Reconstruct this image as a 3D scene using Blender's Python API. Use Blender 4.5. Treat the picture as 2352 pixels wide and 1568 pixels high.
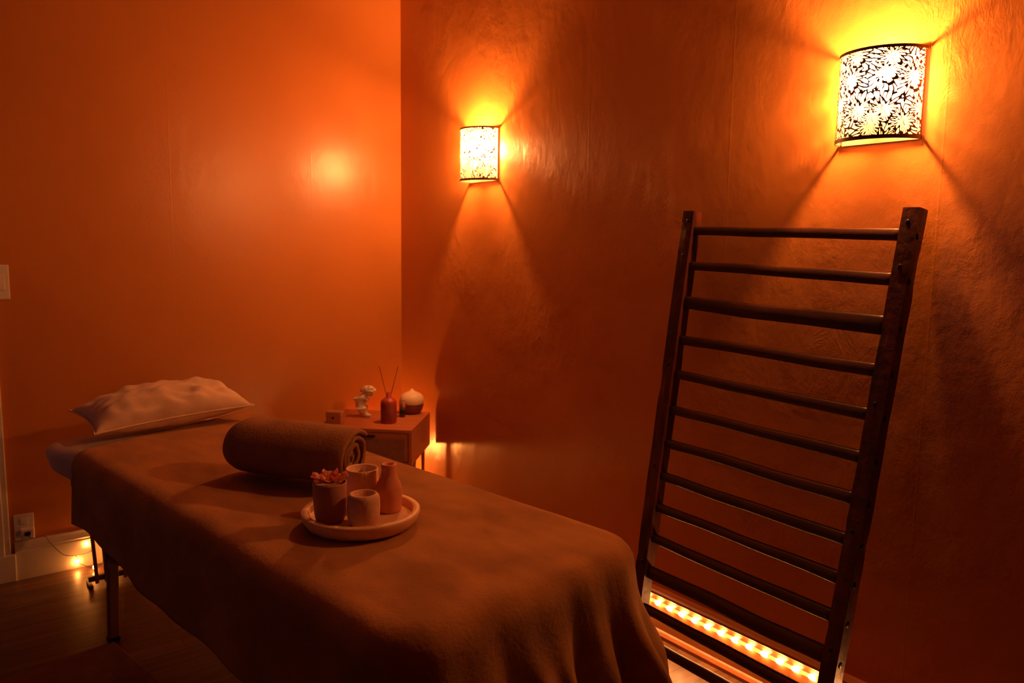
import bpy, bmesh, math, random
from math import sin, cos, pi, radians, atan2, hypot
from mathutils import Vector, Matrix, noise

random.seed(7)
sc = bpy.context.scene
for o in list(bpy.data.objects):
    bpy.data.objects.remove(o)
COL = sc.collection

# ------------------------------------------------------------------ camera
CAM_F, YAW, PITCH, ROLL = 1800.0, radians(37.68), radians(6.875), radians(0.79)
def make_camera():
    cy, sy, cp, sp = cos(YAW), sin(YAW), cos(PITCH), sin(PITCH)
    f = Vector((sy*cp, cy*cp, -sp)); r = Vector((cy, -sy, 0)); u = r.cross(f)
    r2 = r*cos(ROLL) + u*sin(ROLL); u2 = -r*sin(ROLL) + u*cos(ROLL)
    cam = bpy.data.cameras.new('camera'); cam.sensor_width = 36; cam.lens = CAM_F/2352*36
    cam.clip_start = 0.02
    o = bpy.data.objects.new('camera', cam); COL.objects.link(o)
    m = Matrix((r2, u2, -f)).transposed().to_4x4(); m.translation = Vector((0, 0, 1.4))
    o.matrix_world = m
    cam.dof.use_dof = True; cam.dof.focus_distance = 2.1; cam.dof.aperture_fstop = 4.0
    sc.camera = o
make_camera()

# ------------------------------------------------------------------ world, exposure, window light
w = bpy.data.worlds.new('world'); sc.world = w; w.use_nodes = True
w.node_tree.nodes['Background'].inputs[0].default_value = (0.30, 0.38, 0.55, 1)
w.node_tree.nodes['Background'].inputs[1].default_value = 0.02
sc.view_settings.view_transform = 'Standard'; sc.view_settings.look = 'None'
sc.view_settings.gamma = 1.0; sc.view_settings.use_curve_mapping = False
sc.view_settings.exposure = 0.32
sc.cycles.use_denoising = True
sc.cycles.max_bounces = 8; sc.cycles.diffuse_bounces = 4; sc.cycles.transparent_max_bounces = 12
sc.cycles.sample_clamp_indirect = 6.0
sc.cycles.caustics_reflective = False; sc.cycles.caustics_refractive = False

LAMP = (1.0, 0.345, 0.095)      # colour of every amber lamp in the room
SCONCE_E = 2500.0
ROPE_E = 95.0
FAIRY_E = 75.0
CORNER_E = 560.0
WINDOW_W = 0.4

def window_light():
    L = bpy.data.lights.new('window_light', 'AREA'); L.shape = 'RECTANGLE'; L.size = 0.8; L.size_y = 1.1
    L.energy = WINDOW_W; L.color = (0.72, 0.74, 0.95)
    o = bpy.data.objects.new('window_light', L); COL.objects.link(o)
    o.location = (-1.52, 2.3, 1.45); o.rotation_euler = (0, radians(-90), 0)
window_light()

BACK, RIGHT, LEFT, FRONT, TOP = 3.72, 2.113, -1.45, -1.5, 2.85

# ------------------------------------------------------------------ materials
def mat(name, color, rough=0.6, color2=None, scale=(8, 8, 8), detail=4, bump=0.0, bscale=60, metal=0.0,
        sheen=0.0, spec=0.5, coat=0.0, mixlo=0.35, mixhi=0.65, trans=0.0, sss=0.0, alpha=1.0):
    m = bpy.data.materials.new(name); m.use_nodes = True; nt = m.node_tree; N = nt.nodes; L = nt.links
    p = N['Principled BSDF']
    p.inputs['Base Color'].default_value = (*color, 1); p.inputs['Roughness'].default_value = rough
    p.inputs['Metallic'].default_value = metal; p.inputs['Specular IOR Level'].default_value = spec
    if sheen:
        p.inputs['Sheen Weight'].default_value = sheen; p.inputs['Sheen Roughness'].default_value = 0.5
    if coat: p.inputs['Coat Weight'].default_value = coat; p.inputs['Coat Roughness'].default_value = 0.25
    if trans: p.inputs['Transmission Weight'].default_value = trans
    if sss:
        p.inputs['Subsurface Weight'].default_value = sss; p.inputs['Subsurface Scale'].default_value = 0.01
    tc = N.new('ShaderNodeTexCoord'); mp = N.new('ShaderNodeMapping'); mp.inputs['Scale'].default_value = scale
    L.new(tc.outputs['Object'], mp.inputs['Vector'])
    nz = N.new('ShaderNodeTexNoise'); nz.inputs['Scale'].default_value = 1.0; nz.inputs['Detail'].default_value = detail
    L.new(mp.outputs[0], nz.inputs['Vector'])
    cr = N.new('ShaderNodeValToRGB'); cr.color_ramp.elements[0].position = mixlo; cr.color_ramp.elements[1].position = mixhi
    c2 = color2 or tuple(c*0.88 for c in color)
    cr.color_ramp.elements[0].color = (*c2, 1); cr.color_ramp.elements[1].color = (*color, 1)
    L.new(nz.outputs['Fac'], cr.inputs['Fac']); L.new(cr.outputs['Color'], p.inputs['Base Color'])
    if bump:
        n2 = N.new('ShaderNodeTexNoise'); n2.inputs['Scale'].default_value = bscale; n2.inputs['Detail'].default_value = 3
        L.new(tc.outputs['Object'], n2.inputs['Vector'])
        b = N.new('ShaderNodeBump'); b.inputs['Strength'].default_value = bump; b.inputs['Distance'].default_value = 0.004
        L.new(n2.outputs['Fac'], b.inputs['Height']); L.new(b.outputs[0], p.inputs['Normal'])
    return m

def emit(name, color, strength):
    m = bpy.data.materials.new(name); m.use_nodes = True; nt = m.node_tree
    nt.nodes.remove(nt.nodes['Principled BSDF'])
    e = nt.nodes.new('ShaderNodeEmission'); e.inputs[0].default_value = (*color, 1); e.inputs[1].default_value = strength
    nt.links.new(e.outputs[0], nt.nodes['Material Output'].inputs[0]); return m

def wall_mat(name, axis):
    """satin orange paint over uneven plaster, with faint vertical seams and trowel marks"""
    m = mat(name, (0.58, 0.218, 0.048), 0.30, (0.55, 0.206, 0.045), (1.5, 1.5, 1.5), 3, spec=0.5)
    nt = m.node_tree; N = nt.nodes; L = nt.links; p = N['Principled BSDF']
    tc = N.new('ShaderNodeTexCoord')
    a = N.new('ShaderNodeTexNoise'); a.inputs['Scale'].default_value = 5.0; a.inputs['Detail'].default_value = 6; a.inputs['Roughness'].default_value = 0.62
    mp = N.new('ShaderNodeMapping'); mp.inputs['Scale'].default_value = (1.3, 1.3, 0.9)
    L.new(tc.outputs['Object'], mp.inputs[0]); L.new(mp.outputs[0], a.inputs['Vector'])
    f = N.new('ShaderNodeTexNoise'); f.inputs['Scale'].default_value = 230; f.inputs['Detail'].default_value = 2
    L.new(tc.outputs['Object'], f.inputs['Vector'])
    # seams: thin vertical ridges every ~0.66 m
    sx = N.new('ShaderNodeSeparateXYZ'); L.new(tc.outputs['Object'], sx.inputs[0])
    ad = N.new('ShaderNodeMath'); ad.operation = 'ADD'; ad.inputs[1].default_value = -0.29 + 6.6
    L.new(sx.outputs[axis], ad.inputs[0])
    pp = N.new('ShaderNodeMath'); pp.operation = 'PINGPONG'; pp.inputs[1].default_value = 0.33
    L.new(ad.outputs[0], pp.inputs[0])
    mr = N.new('ShaderNodeMapRange'); mr.inputs['From Min'].default_value = 0.0; mr.inputs['From Max'].default_value = 0.004
    mr.inputs['To Min'].default_value = 1.0; mr.inputs['To Max'].default_value = 0.0
    L.new(pp.outputs[0], mr.inputs['Value'])
    b1 = N.new('ShaderNodeBump'); b1.inputs['Strength'].default_value = 0.12 if axis == 0 else 0.17; b1.inputs['Distance'].default_value = 0.02
    b2 = N.new('ShaderNodeBump'); b2.inputs['Strength'].default_value = 0.10; b2.inputs['Distance'].default_value = 0.002
    b3 = N.new('ShaderNodeBump'); b3.inputs['Strength'].default_value = 0.10; b3.inputs['Distance'].default_value = 0.002
    L.new(a.outputs['Fac'], b1.inputs['Height']); L.new(f.outputs['Fac'], b2.inputs['Height']); L.new(mr.outputs[0], b3.inputs['Height'])
    # patches of rough filler: creases only where a broad noise is high
    n1 = N.new('ShaderNodeTexNoise'); n1.inputs['Scale'].default_value = 2.3; L.new(tc.outputs['Object'], n1.inputs['Vector'])
    m1 = N.new('ShaderNodeMapRange'); m1.inputs['From Min'].default_value = 0.50; m1.inputs['From Max'].default_value = 0.66
    L.new(n1.outputs['Fac'], m1.inputs['Value'])
    n2 = N.new('ShaderNodeTexNoise'); n2.inputs['Scale'].default_value = 13; n2.inputs['Detail'].default_value = 6; n2.inputs['Roughness'].default_value = 0.7
    n2.inputs['Distortion'].default_value = 0.8; mp2 = N.new('ShaderNodeMapping'); mp2.inputs['Scale'].default_value = (1.3, 1.3, 0.7)
    L.new(tc.outputs['Object'], mp2.inputs[0]); L.new(mp2.outputs[0], n2.inputs['Vector'])
    mu = N.new('ShaderNodeMath'); mu.operation = 'MULTIPLY'; L.new(m1.outputs[0], mu.inputs[0]); L.new(n2.outputs['Fac'], mu.inputs[1])
    b4 = N.new('ShaderNodeBump'); b4.inputs['Strength'].default_value = 0.10 if axis == 0 else 0.42; b4.inputs['Distance'].default_value = 0.008
    L.new(mu.outputs[0], b4.inputs['Height']); L.new(b3.outputs[0], b4.inputs['Normal'])
    L.new(b1.outputs[0], b2.inputs['Normal']); L.new(b2.outputs[0], b3.inputs['Normal']); L.new(b4.outputs[0], p.inputs['Normal'])
    return m

def floor_mat():
    """strip floor boards running along x"""
    m = bpy.data.materials.new('floor_boards'); m.use_nodes = True; nt = m.node_tree; N = nt.nodes; L = nt.links
    p = N['Principled BSDF']; p.inputs['Roughness'].default_value = 0.32
    tc = N.new('ShaderNodeTexCoord')
    br = N.new('ShaderNodeTexBrick'); br.inputs['Scale'].default_value = 1.0
    br.inputs['Brick Width'].default_value = 1.1; br.inputs['Row Height'].default_value = 0.085
    br.inputs['Mortar Size'].default_value = 0.0015; br.inputs['Mortar Smooth'].default_value = 0.2
    br.inputs['Color1'].default_value = (0.27, 0.14, 0.065, 1); br.inputs['Color2'].default_value = (0.13, 0.06, 0.03, 1)
    br.inputs['Mortar'].default_value = (0.04, 0.02, 0.012, 1); br.offset = 0.37
    L.new(tc.outputs['Object'], br.inputs['Vector'])
    mp = N.new('ShaderNodeMapping'); mp.inputs['Scale'].default_value = (3, 42, 1); L.new(tc.outputs['Object'], mp.inputs[0])
    nz = N.new('ShaderNodeTexNoise'); nz.inputs['Scale'].default_value = 1.0; nz.inputs['Detail'].default_value = 5
    L.new(mp.outputs[0], nz.inputs['Vector'])
    cr = N.new('ShaderNodeValToRGB'); cr.color_ramp.elements[0].position = 0.3; cr.color_ramp.elements[0].color = (0.55, 0.5, 0.45, 1)
    cr.color_ramp.elements[1].position = 0.62; L.new(nz.outputs['Fac'], cr.inputs[0])
    mx = N.new('ShaderNodeMix'); mx.data_type = 'RGBA'; mx.blend_type = 'MULTIPLY'; mx.inputs[0].default_value = 1.0
    L.new(br.outputs['Color'], mx.inputs[6]); L.new(cr.outputs[0], mx.inputs[7]); L.new(mx.outputs[2], p.inputs['Base Color'])
    b = N.new('ShaderNodeBump'); b.inputs['Strength'].default_value = 0.3; b.inputs['Distance'].default_value = 0.002; b.invert = True
    L.new(br.outputs['Fac'], b.inputs['Height']); L.new(b.outputs[0], p.inputs['Normal'])
    return m

def shade_mat():
    """dark pierced metal: petal shaped holes fanning out from scattered flower centres (UV in metres)"""
    m = bpy.data.materials.new('pierced_metal'); m.use_nodes = True; nt = m.node_tree; N = nt.nodes; L = nt.links
    p = N['Principled BSDF']; p.inputs['Base Color'].default_value = (0.13, 0.06, 0.03, 1); p.inputs['Roughness'].default_value = 0.5
    p.inputs['Metallic'].default_value = 0.4
    uv = N.new('ShaderNodeUVMap')
    dn = N.new('ShaderNodeTexNoise'); dn.inputs['Scale'].default_value = 22; L.new(uv.outputs[0], dn.inputs['Vector'])
    def vm(op, a, b=None, sc_=None):
        n = N.new('ShaderNodeVectorMath'); n.operation = op; L.new(a, n.inputs[0])
        if b is not None:
            if isinstance(b, tuple): n.inputs[1].default_value = b
            else: L.new(b, n.inputs[1])
        if sc_ is not None: n.inputs['Scale'].default_value = sc_
        return n
    def mm(op, a, b=None):
        n = N.new('ShaderNodeMath'); n.operation = op
        for i, q in enumerate((a, b)):
            if q is None: continue
            if isinstance(q, (int, float)): n.inputs[i].default_value = q
            else: L.new(q, n.inputs[i])
        return n.outputs[0]
    off = vm('SUBTRACT', dn.outputs['Color'], (0.5, 0.5, 0.5)); off2 = vm('SCALE', off.outputs[0], sc_=0.016)
    wp = vm('ADD', uv.outputs[0], off2.outputs[0])
    v1 = N.new('ShaderNodeTexVoronoi'); v1.voronoi_dimensions = '2D'; v1.feature = 'F1'; v1.inputs['Scale'].default_value = 15
    L.new(wp.outputs[0], v1.inputs['Vector'])
    d = vm('SUBTRACT', wp.outputs[0], v1.outputs['Position'])
    s = N.new('ShaderNodeSeparateXYZ'); L.new(d.outputs[0], s.inputs[0])
    ang = mm('ARCTAN2', s.outputs[1], s.outputs[0]); rad = vm('LENGTH', d.outputs[0]).outputs['Value']
    cx = N.new('ShaderNodeCombineXYZ')
    L.new(mm('MULTIPLY', ang, 4.2), cx.inputs[0]); L.new(mm('MULTIPLY', rad, 34), cx.inputs[1])
    v2 = N.new('ShaderNodeTexVoronoi'); v2.voronoi_dimensions = '2D'; v2.feature = 'DISTANCE_TO_EDGE'; v2.inputs['Scale'].default_value = 1.0
    v2.inputs['Randomness'].default_value = 0.85
    L.new(cx.outputs[0], v2.inputs['Vector'])
    hole = mm('GREATER_THAN', v2.outputs['Distance'], 0.155)
    tr = N.new('ShaderNodeBsdfTransparent'); mx = N.new('ShaderNodeMixShader')
    L.new(hole, mx.inputs[0]); L.new(p.outputs[0], mx.inputs[1]); L.new(tr.outputs[0], mx.inputs[2])
    L.new(mx.outputs[0], N['Material Output'].inputs[0])
    return m

def diffuser_mat():
    m = bpy.data.materials.new('frosted_liner'); m.use_nodes = True; nt = m.node_tree; N = nt.nodes; L = nt.links
    N.remove(N['Principled BSDF'])
    t = N.new('ShaderNodeBsdfTranslucent'); t.inputs[0].default_value = (0.45, 0.42, 0.36, 1)
    d = N.new('ShaderNodeBsdfDiffuse'); d.inputs[0].default_value = (0.55, 0.5, 0.42, 1)
    tr = N.new('ShaderNodeBsdfTransparent')
    m1 = N.new('ShaderNodeMixShader'); m1.inputs[0].default_value = 0.3
    m2 = N.new('ShaderNodeMixShader'); m2.inputs[0].default_value = 0.68
    L.new(t.outputs[0], m1.inputs[1]); L.new(d.outputs[0], m1.inputs[2])
    L.new(m1.outputs[0], m2.inputs[1]); L.new(tr.outputs[0], m2.inputs[2]); L.new(m2.outputs[0], N['Material Output'].inputs[0])
    return m

M = {}
M['wall_back'] = wall_mat('orange_satin_paint_back', 0)
M['wall_right'] = wall_mat('orange_satin_paint_right', 1)
M['ceiling'] = mat('ceiling_paint', (0.22, 0.10, 0.04), 0.8)  # out of view; tone kept dark so less lamp light bounces down
M['wall_dark'] = mat('unseen_wall_bounce_cut', (0.12, 0.04, 0.015), 0.6)  # unseen left and front walls, colour darkened to cut bounced fill
M['plate'] = mat('sconce_plate_paint', (0.42, 0.30, 0.18), 0.6)
M['floor'] = floor_mat()
M['trim'] = mat('white_gloss_paint', (0.74, 0.70, 0.64), 0.35, bump=0.15, bscale=30)
M['plastic'] = mat('white_plastic', (0.78, 0.75, 0.70), 0.35)
M['blanket'] = mat('brown_plush', (0.46, 0.225, 0.085), 0.95, (0.31, 0.148, 0.058), (9, 5, 7), 6, bump=0.35, bscale=110, sheen=0.08, spec=0.1)
M['towel'] = mat('brown_towel', (0.37, 0.185, 0.08), 0.95, (0.29, 0.14, 0.062), (10, 10, 10), 6, bump=0.5, bscale=150, sheen=0.08, spec=0.1)
M['sheet'] = mat('white_cotton_sheet', (0.76, 0.66, 0.58), 0.9, (0.72, 0.62, 0.54), (4, 4, 4), 3, bump=0.15, bscale=90, spec=0.2)
M['pillow'] = mat('cream_crushed_pillowcase', (0.80, 0.62, 0.48), 0.9, (0.64, 0.48, 0.37), (7, 9, 9), 3, bump=0.2, bscale=100, sheen=0.2, spec=0.2)
M['ladder'] = mat('dark_varnished_wood', (0.11, 0.024, 0.012), 0.42, (0.035, 0.009, 0.006), (22, 22, 5), 5, bump=0.4, bscale=35, spec=0.3)
M['rung'] = mat('dark_rung_wood', (0.055, 0.017, 0.010), 0.42, (0.030, 0.010, 0.006), (25, 4, 25), 5, bump=0.25, bscale=40, spec=0.35)
M['cabinet'] = mat('warm_oak_veneer', (0.46, 0.15, 0.06), 0.5, (0.37, 0.115, 0.045), (3, 30, 30), 5)
M['cane'] = mat('woven_cane', (0.36, 0.17, 0.10), 0.7, (0.30, 0.13, 0.08), (60, 60, 60), 1, bump=0.1, bscale=300)
M['black'] = mat('black_metal', (0.012, 0.009, 0.008), 0.4, metal=0.6)
M['tablewood'] = mat('beech_table_wood', (0.20, 0.06, 0.025), 0.45, (0.14, 0.04, 0.018), (20, 20, 4), 4)
M['vinyl'] = mat('table_vinyl', (0.10, 0.07, 0.06), 0.5)
M['mat'] = mat('floor_mat_fabric', (0.30, 0.10, 0.07), 0.95, (0.24, 0.08, 0.055), (20, 20, 20), 4, bump=0.4, bscale=200)
M['tray'] = mat('pale_wooden_tray', (0.92, 0.64, 0.40), 0.5, (0.80, 0.52, 0.31), (4, 60, 30), 4)
M['pinkwax'] = mat('pink_plaster', (0.82, 0.34, 0.22), 0.7, (0.74, 0.29, 0.18), (30, 30, 30), 3, bump=0.15, bscale=150, sss=0.15)
M['rosepot'] = mat('rose_ceramic_pot', (0.52, 0.26, 0.19), 0.6, (0.46, 0.22, 0.16), (20, 20, 20), 3)
M['flowerwax'] = mat('pink_flower_wax', (0.92, 0.42, 0.30), 0.55, (0.84, 0.35, 0.25), (30, 30, 30), 3, sss=0.2)
M['creamcer'] = mat('cream_ceramic', (0.92, 0.62, 0.43), 0.55, (0.86, 0.56, 0.39), (14, 14, 14), 3)
M['sandcer'] = mat('sand_plaster', (0.78, 0.50, 0.35), 0.85, (0.68, 0.42, 0.29), (60, 60, 60), 4, bump=0.3, bscale=220)
M['wax'] = mat('ivory_wax', (0.80, 0.58, 0.42), 0.5, sss=0.2)
M['plaster'] = mat('white_plaster', (0.80, 0.70, 0.60), 0.7, bump=0.1, bscale=60)
M['redglass'] = mat('red_matt_bottle', (0.40, 0.05, 0.03), 0.45, (0.33, 0.04, 0.025), (12, 12, 12), 2)
M['redlabel'] = mat('red_bottle_label', (0.26, 0.045, 0.03), 0.6, (0.22, 0.035, 0.025), (30, 30, 30), 3)
M['reed'] = mat('brown_reed', (0.20, 0.045, 0.03), 0.8)
M['kraft'] = mat('kraft_card', (0.52, 0.24, 0.13), 0.75, (0.44, 0.20, 0.10), (14, 14, 14), 3)
M['dome'] = mat('cream_diffuser_plastic', (0.80, 0.60, 0.44), 0.45)
M['darkwood'] = mat('red_wood_grain', (0.32, 0.11, 0.06), 0.5, (0.22, 0.07, 0.035), (6, 6, 60), 4)
M['glass'] = mat('clear_vial_glass', (0.85, 0.80, 0.75), 0.08, (0.85, 0.80, 0.75), trans=0.9)
M['darkglass'] = mat('dark_vial_glass', (0.02, 0.015, 0.008), 0.1, spec=0.7)
M['wire'] = mat('thin_dark_wire', (0.05, 0.035, 0.02), 0.5)
M['shade'] = shade_mat()
M['rim'] = mat('bronze_rim', (0.16, 0.075, 0.035), 0.5, metal=0.4)
M['liner'] = diffuser_mat()
M['bulb'] = emit('sconce_bulb_glow', LAMP, SCONCE_E)
M['led'] = emit('rope_led_glow', (1.0, 0.40, 0.11), ROPE_E)
M['ropeglow'] = emit('rope_tube_glow', (1.0, 0.30, 0.05), 2.8)
M['fairy'] = emit('fairy_bulb_glow', (1.0, 0.30, 0.05), FAIRY_E)
M['corner'] = emit('corner_bulb_glow', (1.0, 0.33, 0.06), CORNER_E)

# ------------------------------------------------------------------ helpers
def tag(o, label=None, cat=None, group=None, kind=None):
    for k, v in (('label', label), ('category', cat), ('group', group), ('kind', kind)):
        if v: o[k] = v
    return o

def obj(name, bm, m, parent=None, loc=None, smooth=False, rot=None):
    me = bpy.data.meshes.new(name); bm.normal_update(); bm.to_mesh(me); bm.free()
    if m is not None: me.materials.append(m)
    if smooth:
        for p in me.polygons: p.use_smooth = True
    o = bpy.data.objects.new(name, me); COL.objects.link(o)
    if parent: o.parent = parent
    if loc is not None: o.location = loc
    if rot is not None: o.rotation_euler = rot
    return o

def thing(name, label, cat, loc=(0, 0, 0), rotz=0, group=None, rot=None):
    o = bpy.data.objects.new(name, None); COL.objects.link(o); o.empty_display_size = 0.05
    o.location = loc; o.rotation_euler = rot or (0, 0, rotz)
    return tag(o, label, cat, group)

def BM(): return bmesh.new()

def box(bm, x0, x1, y0, y1, z0, z1, bev=0.0, seg=2, M4=None):
    old = set(bm.verts)
    r = bmesh.ops.create_cube(bm, size=1.0)
    mt = Matrix.Translation(((x0+x1)/2, (y0+y1)/2, (z0+z1)/2)) @ Matrix.Diagonal((x1-x0, y1-y0, z1-z0, 1))
    bmesh.ops.transform(bm, matrix=mt, verts=r['verts'])
    if bev:
        es = list({e for v in r['verts'] for e in v.link_edges})
        g = bmesh.ops.bevel(bm, geom=es, offset=bev, segments=seg, affect='EDGES', profile=0.5)
    if M4 is not None:
        bmesh.ops.transform(bm, matrix=M4, verts=[v for v in bm.verts if v not in old])
    return bm

def beam(bm, a, b, wx, wy, up=(0, 0, 1), bev=0.0):
    """box beam from a to b, cross section wx (side) by wy (along 'up')"""
    a, b = Vector(a), Vector(b); d = (b-a).normalized(); s = d.cross(Vector(up)).normalized(); t = s.cross(d)
    L_ = (b-a).length
    m = Matrix((s, t, d)).transposed().to_4x4(); m.translation = (a+b)/2
    return box(bm, -wx/2, wx/2, -wy/2, wy/2, -L_/2, L_/2, bev, 2, m)

def lathe(bm, prof, n=48, center=(0, 0), rfun=None):
    rings = []
    for (r, z) in prof:
        if r < 1e-6:
            rings.append([bm.verts.new((center[0], center[1], z))]); continue
        ring = []
        for i in range(n):
            a = 2*pi*i/n; rr = rfun(r, z, a) if rfun else r
            ring.append(bm.verts.new((center[0]+rr*cos(a), center[1]+rr*sin(a), z)))
        rings.append(ring)
    for A, B in zip(rings[:-1], rings[1:]):
        if len(A) == 1 and len(B) == 1: continue
        for i in range(n):
            j = (i+1) % n
            if len(A) == 1: bm.faces.new((A[0], B[j], B[i]))
            elif len(B) == 1: bm.faces.new((A[i], A[j], B[0]))
            else: bm.faces.new((A[i], A[j], B[j], B[i]))
    bmesh.ops.recalc_face_normals(bm, faces=bm.faces[:])
    return bm

def tube(bm, pts, r, n=8, caps=True):
    pts = [Vector(p) for p in pts]; rings = []
    for i, p in enumerate(pts):
        d = (pts[min(i+1, len(pts)-1)] - pts[max(i-1, 0)]).normalized()
        ref = Vector((0, 0, 1)) if abs(d.z) < 0.9 else Vector((1, 0, 0))
        s = d.cross(ref).normalized(); t = s.cross(d)
        rr = r[i] if isinstance(r, (list, tuple)) else r
        rings.append([bm.verts.new(p + s*rr*cos(2*pi*k/n) + t*rr*sin(2*pi*k/n)) for k in range(n)])
    for A, B in zip(rings[:-1], rings[1:]):
        for k in range(n): bm.faces.new((A[k], A[(k+1) % n], B[(k+1) % n], B[k]))
    if caps: bm.faces.new(rings[0][::-1]); bm.faces.new(rings[-1])
    bmesh.ops.recalc_face_normals(bm, faces=bm.faces[:])
    return bm

def ball(bm, r, loc=(0, 0, 0), sub=2, scale=(1, 1, 1)):
    g = bmesh.ops.create_icosphere(bm, subdivisions=sub, radius=r)
    bmesh.ops.transform(bm, matrix=Matrix.Translation(loc) @ Matrix.Diagonal((*scale, 1)), verts=g['verts'])
    return bm

def smoothstep(a, b, x):
    t = max(0.0, min(1.0, (x-a)/(b-a))); return t*t*(3-2*t)

def spline(pts, n):
    """Catmull-Rom through pts"""
    P = [Vector(p) for p in pts]; P = [2*P[0]-P[1]] + P + [2*P[-1]-P[-2]]; out = []
    for i in range(1, len(P)-2):
        for k in range(n):
            t = k/n; a, b, c, d = P[i-1], P[i], P[i+1], P[i+2]
            out.append(0.5*((2*b) + (c-a)*t + (2*a-5*b+4*c-d)*t*t + (3*b-a-3*c+d)*t**3))
    out.append(P[-2]); return out

# ------------------------------------------------------------------ room shell
def struct(name, bm, m, parent=None):
    o = obj(name, bm, m, parent)
    if not parent: o['kind'] = 'structure'
    return o
struct('floor', box(BM(), LEFT-.1, RIGHT+.1, FRONT-.1, BACK+.1, -0.1, 0), M['floor'])
struct('ceiling', box(BM(), LEFT-.1, RIGHT+.1, FRONT-.1, BACK+.1, TOP, TOP+.1), M['ceiling'])
struct('wall_right', box(BM(), RIGHT, RIGHT+.12, FRONT-.1, BACK, 0, TOP), M['wall_right'])
struct('wall_front', box(BM(), LEFT-.12, RIGHT+.12, FRONT-.12, FRONT, 0, TOP), M['wall_dark'])
DX0, DX1, DH = -0.62, 0.180, 2.02                # door opening in the back wall
bm = BM(); box(bm, DX1, RIGHT+.12, BACK, BACK+.12, 0, TOP); box(bm, LEFT-.12, DX0, BACK, BACK+.12, 0, TOP)
box(bm, DX0, DX1, BACK, BACK+.12, DH, TOP); struct('wall_back', bm, M['wall_back'])
# left wall with a window
WY0, WY1, WZ0, WZ1 = 1.8, 2.8, 0.85, 2.05
bm = BM(); box(bm, LEFT-.12, LEFT, FRONT-.1, WY0, 0, TOP); box(bm, LEFT-.12, LEFT, WY1, BACK, 0, TOP)
box(bm, LEFT-.12, LEFT, WY0, WY1, 0, WZ0); box(bm, LEFT-.12, LEFT, WY0, WY1, WZ1, TOP); struct('wall_left', bm, M['wall_dark'])
win = bpy.data.objects.new('window_1', None); COL.objects.link(win); win['kind'] = 'structure'; win.location = (LEFT, (WY0+WY1)/2, WZ0)
bm = BM(); hw = (WY1-WY0)/2; hh = WZ1-WZ0
for a in (box(bm, -.10, .02, -hw, -hw+.05, 0, hh), box(bm, -.10, .02, hw-.05, hw, 0, hh), box(bm, -.10, .02, -hw, hw, 0, .05), box(bm, -.10, .02, -hw, hw, hh-.05, hh)): pass
struct('window_frame', bm, M['trim'], win)

# door with casing and plinth block
door = bpy.data.objects.new('door_1', None); COL.objects.link(door); door['kind'] = 'structure'; door.location = (0, BACK, 0)
bm = BM(); box(bm, DX0+.01, DX1-.01, .02, .06, .005, DH-.01, .003)
struct('door_leaf', bm, M['trim'], door)
def casing(x0, x1):
    bm = BM(); box(bm, x0, x1, -.018, 0, .112, DH+.08, .004); box(bm, x0+.022, x1-.022, -.024, -.015, .112, DH+.08, .003)
    return bm
o = struct('casing', casing(DX1-.005, .270), M['trim'], door); struct('casing', casing(DX0-.085, DX0+.005), M['trim'], door)
bm = BM(); box(bm, DX0-.1, .285, -.018, 0, DH, DH+.09, .004); struct('casing', bm, M['trim'], door)
for x0, x1 in ((DX1-.012, .2845), (DX0-.095, DX0+.012)):
    bm = BM(); box(bm, x0, x1, -.028, 0, 0, .114, .003); struct('plinth_block', bm, M['trim'], door)

def base_profile_x(x0, x1, profile=None):
    """baseboard along the back wall: flat board, ogee top, groove"""
    prof = profile or [(0, 0), (-.020, 0), (-.020, .118), (-.016, .124), (-.018, .130), (-.014, .136), (-.009, .150), (-.008, .160), (0, .160)]
    bm = BM(); A = [bm.verts.new((x0, p[0], p[1])) for p in prof]; B = [bm.verts.new((x1, p[0], p[1])) for p in prof]
    n = len(prof)
    for i in range(n): bm.faces.new((A[i], A[(i+1) % n], B[(i+1) % n], B[i]))
    bm.faces.new(A[::-1]); bm.faces.new(B); bmesh.ops.recalc_face_normals(bm, faces=bm.faces[:]); return bm
o = struct('baseboard_back', base_profile_x(.2845, RIGHT), M['trim']); o.location = (0, BACK, 0)
M['rbase'] = mat('amber_baseboard_paint', (0.42, 0.15, 0.05), 0.35, bump=0.15, bscale=30)
bm = base_profile_x(FRONT+.002, BACK-.02, [(0, 0), (-.034, 0), (-.034, .012), (-.026, .022), (-.020, .026), (-.020, .150), (-.030, .153), (-.038, .160), (-.038, .168), (-.030, .172), (0, .172)])
o = struct('baseboard_right', bm, M['rbase']); o.rotation_euler = (0, 0, pi/2)
o.scale = (1, 1, 1); o.location = (RIGHT, 0, 0)
for v in o.data.vertices: v.co.y = -v.co.y       # face into the room (room is at -x)
o.data.flip_normals()

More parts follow.
